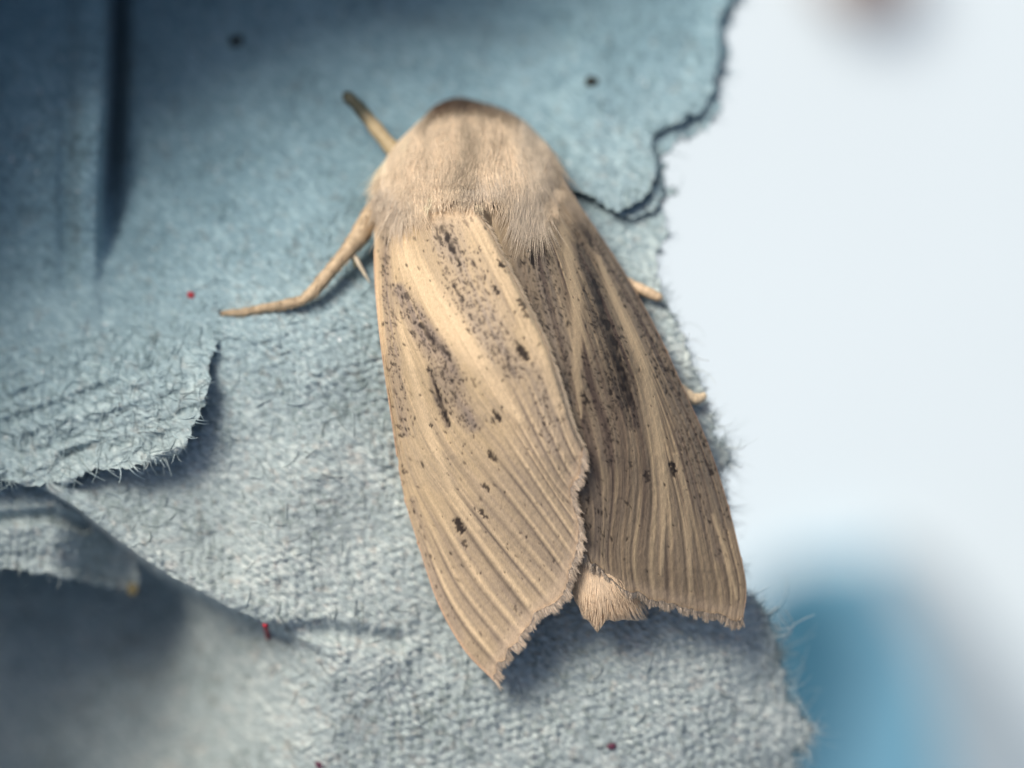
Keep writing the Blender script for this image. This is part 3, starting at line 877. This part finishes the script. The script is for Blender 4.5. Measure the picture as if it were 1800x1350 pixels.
RG = [
 [(958, 262), (1000, 332), (1060, 420), (1112, 502), (1160, 590), (1205, 690), (1245, 780), (1275, 870), (1296, 950), (1312, 1030), (1306, 1090)],
 [(956, 272), (996, 345), (1052, 432), (1104, 515), (1150, 602), (1194, 700), (1233, 790), (1262, 880), (1282, 960), (1298, 1030), (1294, 1092)],
 [(953, 280), (992, 355), (1045, 440), (1096, 530), (1140, 620), (1182, 715), (1217, 800), (1242, 890), (1260, 970), (1274, 1040), (1274, 1088)],
 [(950, 288), (988, 362), (1042, 445), (1090, 540), (1130, 630), (1167, 720), (1195, 805), (1216, 890), (1231, 965), (1242, 1030), (1246, 1082)],
 [(946, 292), (984, 366), (1038, 448), (1083, 532), (1118, 610), (1146, 690), (1163, 760), (1180, 830), (1195, 900), (1205, 980), (1210, 1072)],
 [(942, 295), (980, 370), (1030, 446), (1072, 530), (1104, 605), (1130, 670), (1148, 750), (1160, 830), (1165, 900), (1163, 980), (1166, 1062)],
 [(938, 298), (972, 375), (1010, 450), (1045, 530), (1075, 605), (1102, 680), (1122, 760), (1131, 842), (1128, 910), (1120, 985), (1128, 1048)],
 [(932, 302), (962, 380), (992, 450), (1022, 530), (1050, 605), (1075, 680), (1096, 750), (1102, 830), (1098, 900), (1092, 970), (1098, 1040)],
 [(925, 308), (950, 380), (975, 450), (1000, 530), (1022, 605), (1040, 680), (1062, 750), (1074, 830), (1072, 900), (1066, 970), (1070, 1020)],
 [(915, 312), (932, 380), (950, 460), (970, 540), (990, 620), (1006, 700), (1024, 770), (1042, 840), (1050, 900), (1048, 950), (1045, 990)],
 [(900, 318), (908, 390), (922, 470), (940, 550), (960, 630), (978, 710), (996, 780), (1014, 850), (1024, 900), (1024, 940), (1022, 968)],
 [(862, 322), (866, 400), (880, 480), (900, 570), (920, 650), (942, 730), (962, 800), (980, 860), (990, 900), (994, 930), (996, 950)],
]
right_zones = [
 ([(925, 372), (940, 460), (960, 550), (985, 640), (1000, 700)], [16, 30, 32, 24, 14], 0.80, MAUVE * 0.9),
 ([(1015, 400), (1036, 480), (1060, 570), (1090, 660), (1112, 745)], [10, 16, 22, 24, 10], 0.8, GREY * 0.42),
 ([(985, 320), (1040, 410), (1100, 510), (1150, 600), (1190, 690), (1235, 800), (1275, 920)], [10, 14, 17, 18, 20, 17, 12], 0.80, MAUVE * 0.78),
 ([(1030, 640), (1050, 720), (1070, 800)], [22, 30, 22], 0.5, GREY * 0.9),
 ([(1000, 760), (1030, 860), (1050, 960)], [26, 28, 24], 0.6, GREY * 0.8),
 ([(1190, 760), (1225, 860), (1262, 980)], [8, 12, 10], 0.5, GREY),
]
right_pale = [([(984, 375), (998, 441), (1012, 524), (1015, 580), (1013, 655), (1022, 735)], [4, 7, 9, 9, 8, 2], 0.85),
              ([(1052, 450), (1079, 519), (1107, 580), (1134, 645), (1147, 710), (1160, 790), (1167, 850), (1166, 930), (1162, 1010)], [3, 6, 8, 9, 10, 9, 7, 5, 2], 0.9),
              ([(1188, 800), (1205, 870), (1212, 940), (1214, 1010)], [4, 5, 5, 3], 0.7),
              ([(1253, 904), (1276, 971), (1296, 1053)], [2.5, 3, 2.5], 0.9),
              ([(900, 400), (915, 440)], [18, 12], 0.4)]
right_dark = [([(923, 374), (928, 400), (932, 430), (940, 470)], [6, 8, 6, 4], 1.0), ([(948, 400), (958, 440), (972, 460)], [6, 6, 4], .7),
              ([(1040, 480), (1062, 560), (1092, 650), (1108, 712)], [5, 7, 9, 6], 0.9), ([(1010, 370), (1024, 400), (1042, 430)], [4, 5, 4], .7), ([(1062, 560), (1075, 600)], [5, 4], 1.0)]
right_dots = [(1183, 825, 10, 1), (1029, 702, 9, .95), (1138, 838, 8, .8), (1074, 690, 5, .9), (1108, 818, 5, .7), (1100, 884, 4, .7), (1110, 892, 4, .7), (1251, 830, 4, .9), (1283, 910, 4, .9),
              (1172, 650, 4, .9), (1193, 675, 4, .8), (1278, 936, 3, .8), (1206, 815, 3, .7), (1225, 800, 3, .8), (1268, 880, 3, .8), (1067, 905, 4, .6), (1064, 755, 4, .5)]
make_wing(RG, 1, 560, 250, right_zones, right_pale, right_dark, right_dots, 1.3, 1000, 0.56,
          'right forewing, shaded brown with dark smudges and two pale stripes, tucked under the left', 8, tone=0.66)

# hindwing edges: two slips of pinkish membrane below the forewings beside the abdomen
hw_g = [[(985, 880), (1000, 960), (1018, 1030)], [(1030, 880), (1055, 960), (1085, 1040)], [(1080, 880), (1105, 970), (1124, 1058)]]
g, u = loft(hw_g, 60, 40)
hx, hy = g[..., 0], g[..., 1]
hz = S(1050, 1000) + 0.50 + 0.12 * np.sin(u[:, None] * 14) * 0.4 + 0 * hx
hc = np.array([0.58, 0.42, 0.30])[None, None] * (0.75 + 0.5 * N2(u[:, None] * 12, hy / 30))[..., None]
ii_ = np.arange(39)[:, None] * 60 + np.arange(59)[None]
o = mesh_obj('hindwing', P(hx, hy, hz).reshape(-1, 3), np.stack([ii_, ii_ + 1, ii_ + 61, ii_ + 60], -1).reshape(-1, 4), M_WING, None, hc.reshape(-1, 3))
sm = o.modifiers.new('thickness', 'SOLIDIFY'); sm.thickness = 0.02
mpart(o)

# ---- legs
def leg_col(dark_tip=0.0, base=(0.56, 0.42, 0.27)):
    def f(t, V):
        c = np.tile(np.array(base), (len(t), 1)) * (0.85 + 0.3 * N1(V[:, 0] * 9, V[:, 1] * 9))[:, None]
        if dark_tip: c = c * (1 - dark_tip * sstep(t, 0.45, 0.72)[:, None] * np.array([0.85, 0.82, 0.80]))
        ring = 0.22 * (np.sin(t * 46) > 0.75) * (t > 0.6)
        return np.clip(c * (1 - ring[:, None]), 0.01, 1)
    return f
def pt(x, y, h): return tuple(P(x, y, float(S(x, y)) + h))
leg1 = tube('leg', [pt(672, 352, .75), pt(648, 385, .70), pt(632, 415, .62), pt(612, 440, .52), pt(580, 478, .44), pt(545, 518, .34), pt(520, 531, .27), pt(470, 541, .17), pt(425, 549, .13), pt(390, 551, .13)],
            [.17, .19, .18, .14, .12, .112, .090, .082, .072, .045], M_LEG, None, col=leg_col(0.15), seg=90)
mpart(leg1, None, 'long bent leg stretched out to the left on the pulp')
for path, rr in (([pt(618, 440, .50), pt(630, 462, .44), pt(640, 480, .40), pt(650, 497, .36)], [.036, .042, .03, .010]), ([pt(616, 442, .46), pt(622, 458, .38), pt(624, 472, .34)], [.035, .03, .01])):
    sp = tube('spur', path, rr, M_LEG, None, sides=8, seg=14, col=leg_col(0, (0.66, 0.56, 0.42) if rr[0] > .0355 else (0.2, 0.18, 0.1)))
    mpart(sp, leg1)
# short scales standing along the leg
def leg_hairs(path, radii, n, seed, base, parent):
    r = np.random.default_rng(seed)
    c = catmull(np.hstack([np.asarray(path, float), np.asarray(radii, float)[:, None]]), 200)
    i = r.integers(2, 196, n); a = r.uniform(-1.3, 4.4, n)
    d = c[np.minimum(i + 2, 199), :3] - c[i, :3]; d /= np.linalg.norm(d, axis=1, keepdims=True)
    u = np.cross(d, [0, 0, 1.0]); u /= np.linalg.norm(u, axis=1, keepdims=True); v = np.cross(u, d)
    o_ = u * np.cos(a)[:, None] + v * np.sin(a)[:, None]
    L = r.uniform(0.03, 0.09, n)[:, None]
    p0 = c[i, :3] + o_ * (c[i, 3] * 0.9)[:, None]
    pts = np.stack([p0, p0 + (d * 0.6 + o_ * 0.35) * L, p0 + (d * 1.2 + o_ * 0.55) * L], 1)
    h = strands('leg_scales', pts, r.uniform(0.005, 0.011, n), np.array(base) * r.uniform(0.65, 1.2, n)[:, None], M_FUR, None, 0.2)
    h['kind'] = 'stuff'; h.parent = parent
leg_hairs([pt(672, 352, .75), pt(648, 385, .70), pt(632, 415, .62), pt(612, 440, .52), pt(580, 478, .44), pt(545, 518, .34), pt(520, 531, .27), pt(470, 541, .17), pt(425, 549, .13), pt(390, 551, .13)],
          [.17, .19, .18, .14, .12, .112, .090, .082, .072, .045], 350, 61, (0.56, 0.42, 0.27), leg1)
# claw
for sgn in (-1, 1):
    c = tube('claw', [pt(393, 551, .12), pt(386, 551 + sgn * 3, .10), pt(381, 553 + sgn * 5, .05)], [.022, .018, .004], M_LEG, None, sides=6, seg=8, col=leg_col(0, (0.08, 0.06, 0.05)))
    mpart(c, leg1)
leg2 = tube('leg', [pt(716, 290, .95), pt(692, 264, 1.0), pt(672, 240, 1.05), pt(650, 212, 1.1), pt(628, 186, 1.12), pt(612, 171, 1.12), pt(606, 166, 1.1)],
            [.13, .145, .135, .125, .118, .110, .06], M_LEG, None, col=leg_col(1.05, (0.50, 0.39, 0.23)), seg=60)
mpart(leg2, None, 'front leg raised past the shoulder with a dark tip')
leg3 = tube('leg', [pt(1085, 490, .16), pt(1112, 502, .16), pt(1136, 513, .18), pt(1156, 522, .18), pt(1163, 526, .12)], [.11, .105, .10, .09, .04], M_LEG, None, col=leg_col(0.1, (0.62, 0.46, 0.30)), seg=40)
mpart(leg3, None, 'short visible end of a leg beside the right wing, nearer the head')
leg4 = tube('leg', [pt(1185, 678, .12), pt(1205, 692, .16), pt(1218, 701, .18), pt(1233, 699, .20), pt(1239, 692, .18)], [.12, .11, .105, .09, .04], M_LEG, None, col=leg_col(0, (0.66, 0.52, 0.35)), seg=40)
mpart(leg4, None, 'short visible end of a leg beside the right wing, nearer the tail')

# ------------------------------------------------------------------ specks on the pulp
def plain(name, color, rough=0.7, var=0.25, scale=8.0):
    m, nt, b = new_mat(name)
    n = nt.nodes.new('ShaderNodeTexNoise'); n.inputs['Scale'].default_value = scale; n.inputs['Detail'].default_value = 5
    tc = nt.nodes.new('ShaderNodeTexCoord'); nt.links.new(tc.outputs['Object'], n.inputs['Vector'])
    mr = nt.nodes.new('ShaderNodeMapRange'); mr.inputs[1].default_value = 0.3; mr.inputs[2].default_value = 0.7; mr.inputs[3].default_value = 1 - var; mr.inputs[4].default_value = 1 + var
    nt.links.new(n.outputs[0], mr.inputs[0])
    mx = nt.nodes.new('ShaderNodeVectorMath'); mx.operation = 'SCALE'; mx.inputs[0].default_value = color
    nt.links.new(mr.outputs[0], mx.inputs['Scale']); nt.links.new(mx.outputs[0], b.inputs['Base Color'])
    b.inputs['Roughness'].default_value = rough
    return m
M_BLACK = plain('dark_grit', (0.012, 0.014, 0.010), 0.6)
M_RED = plain('red_fibre', (0.42, 0.03, 0.05), 0.6)
M_MAROON = plain('maroon_fleck', (0.10, 0.02, 0.05), 0.6)
M_OCHRE = plain('ochre_fleck', (0.30, 0.24, 0.12), 0.8)

def lump(name, x, y, r, mat, label, cat, zf=zmain, stretch=1.0, rot=0.0, group=None, seed=0):
    nu, nv = 12, 8
    V = []
    for i in range(nv + 1):
        for j in range(nu):
            ph = math.pi * i / nv; a = 2 * math.pi * j / nu
            k = 0.75 + 0.5 * float(N1(i * 0.9 + seed * 7, j * 0.9 + seed * 3))
            q = [math.sin(ph) * math.cos(a) * stretch * k, math.sin(ph) * math.sin(a) * k, 0.6 * math.cos(ph) * k]
            V.append((r * (q[0] * math.cos(rot) - q[1] * math.sin(rot)), r * (q[0] * math.sin(rot) + q[1] * math.cos(rot)), r * q[2]))
    F = [[i * nu + j, (i + 1) * nu + j, (i + 1) * nu + (j + 1) % nu, i * nu + (j + 1) % nu] for i in range(nv) for j in range(nu)]
    o = mesh_obj(name, V, F, mat)
    z = float(zf(np.array([x]), np.array([y]))[0])
    o.location = tuple(P(x, y, z + r * 0.35))
    o['label'] = label; o['category'] = cat
    if group: o['group'] = group
    return o
lump('grit_speck', 1040, 144, 0.125, M_BLACK, 'small black speck on the blue pulp right of the moth\'s head', 'speck', zlip, seed=1)
lump('grit_speck', 416, 73, 0.13, M_BLACK, 'blurred dark speck in the shaded upper left, between the dark groove and raised leg', 'speck', seed=2)
lump('red_speck', 335, 519, 0.07, M_RED, 'tiny red speck on the pulp left of the outstretched leg', 'speck', zmain, seed=3)
lump('maroon_speck', 1075, 1312, 0.06, M_MAROON, 'tiny maroon fleck in the pulp at the bottom, below the abdomen', 'speck', stretch=1.5, seed=4)
lump('ochre_speck', 233, 1036, 0.13, M_OCHRE, 'yellowish fleck on the pale rim of the ply at the lower left', 'speck', zply, stretch=0.8, seed=5)
lump('maroon_speck', 562, 1345, 0.06, M_MAROON, 'dark red fleck cut by the bottom edge of the picture, left of the moth', 'speck', stretch=1.6, rot=-0.6, seed=6)
rf = tube('red_thread', [P(466, 1098, float(zmain(np.array([466.]), np.array([1098.]))[0]) + .1), P(469, 1110, float(zmain(np.array([469.]), np.array([1110.]))[0]) + .12), P(471, 1123, float(zmain(np.array([471.]), np.array([1123.]))[0]) + .08)], [.05, .045, .03], M_RED, None, sides=8, seg=12)
rf['label'] = 'short red fibre stuck at the end of the fold in the lower left pulp'; rf['category'] = 'fibre'

# ------------------------------------------------------------------ what lies beyond the carton
M_WHITE = plain('white_surface', (0.640, 0.730, 0.780), 0.6, 0.02, 0.05)
ZB = -100.0
gv = [(-900, -900, ZB), (900, -900, ZB), (900, 900, ZB), (-900, 900, ZB)]
g = mesh_obj('ground', gv, [[0, 1, 2, 3]], M_WHITE, smooth=False)
g['kind'] = 'structure'; g['label'] = 'white surface far below the carton'

def slab(name, outline, z0, h, mat, parent=None, bev=1.0):
    """rounded solid block from an outline seen in the photograph"""
    q = np.array(outline, float); n = len(q)
    top = P(q[:, 0], q[:, 1], np.full(n, z0 + h))
    c = top.mean(0)
    rings = [(1.0, z0), (1.0, z0 + h - bev), (0.985, z0 + h - 0.3 * bev), (0.95, z0 + h)]
    V = []
    for s, z in rings:
        r_ = c + (top - c) * s; r_[:, 2] = z; V.append(r_)
    V.append(np.array([[c[0], c[1], z0 + h]]))
    V = np.vstack(V); F = []
    for k in range(3):
        for i in range(n):
            F.append([k * n + i, k * n + (i + 1) % n, (k + 1) * n + (i + 1) % n, (k + 1) * n + i])
    tri = len(V) - 1
    me = bpy.data.meshes.new(name)
    F2 = [tuple(f) for f in F] + [(3 * n + i, 3 * n + (i + 1) % n, tri) for i in range(n)]
    me.from_pydata([tuple(v) for v in V], [], F2); me.update(); me.materials.append(mat)
    o = bpy.data.objects.new(name, me); COL.objects.link(o)
    if parent is not None: attach(o, parent)
    return o
M_BLUE = plain('blue_plastic', (0.13, 0.31, 0.43), 0.6, 0.05, 0.3)
M_BLUE2 = plain('deep_blue_plastic', (0.03, 0.13, 0.20), 0.6, 0.05, 0.3)
M_GREYB = plain('grey_rim', (0.31, 0.38, 0.43), 0.6, 0.05, 0.3)
tray = thing('blue_tray', 'blurred blue object with a grey border on the white surface at the lower right', 'tray', (12, -10, ZB))
slab('panel', [(1390, 990), (1580, 975), (1670, 1100), (1740, 1250), (1790, 1420), (1850, 1700), (1100, 1700), (1180, 1300), (1300, 1080)], ZB, 3.0, M_BLUE, tray)
slab('dark_panel', [(1380, 1000), (1450, 1010), (1500, 1090), (1480, 1200), (1440, 1330), (1400, 1420), (1200, 1420), (1250, 1200), (1320, 1040)], ZB + 3.01, 1.0, M_BLUE2, tray, 0.4)
slab('border', [(1570, 950), (1640, 985), (1720, 1090), (1800, 1220), (1900, 1380), (2010, 1700), (1740, 1700), (1680, 1420), (1655, 1260), (1615, 1120), (1555, 1010)], ZB, 4.5, M_GREYB, tray)
M_BROWN = plain('brown_debris', (0.28, 0.18, 0.13), 0.8, 0.2, 0.6)
db = slab('debris', [(1445, -60), (1460, -20), (1500, -2), (1560, -2), (1590, -30), (1600, -80), (1500, -110)], ZB, 2.5, M_BROWN)
db['label'] = 'blurred brown scrap on the white surface cut by the top edge of the picture'; db['category'] = 'debris'
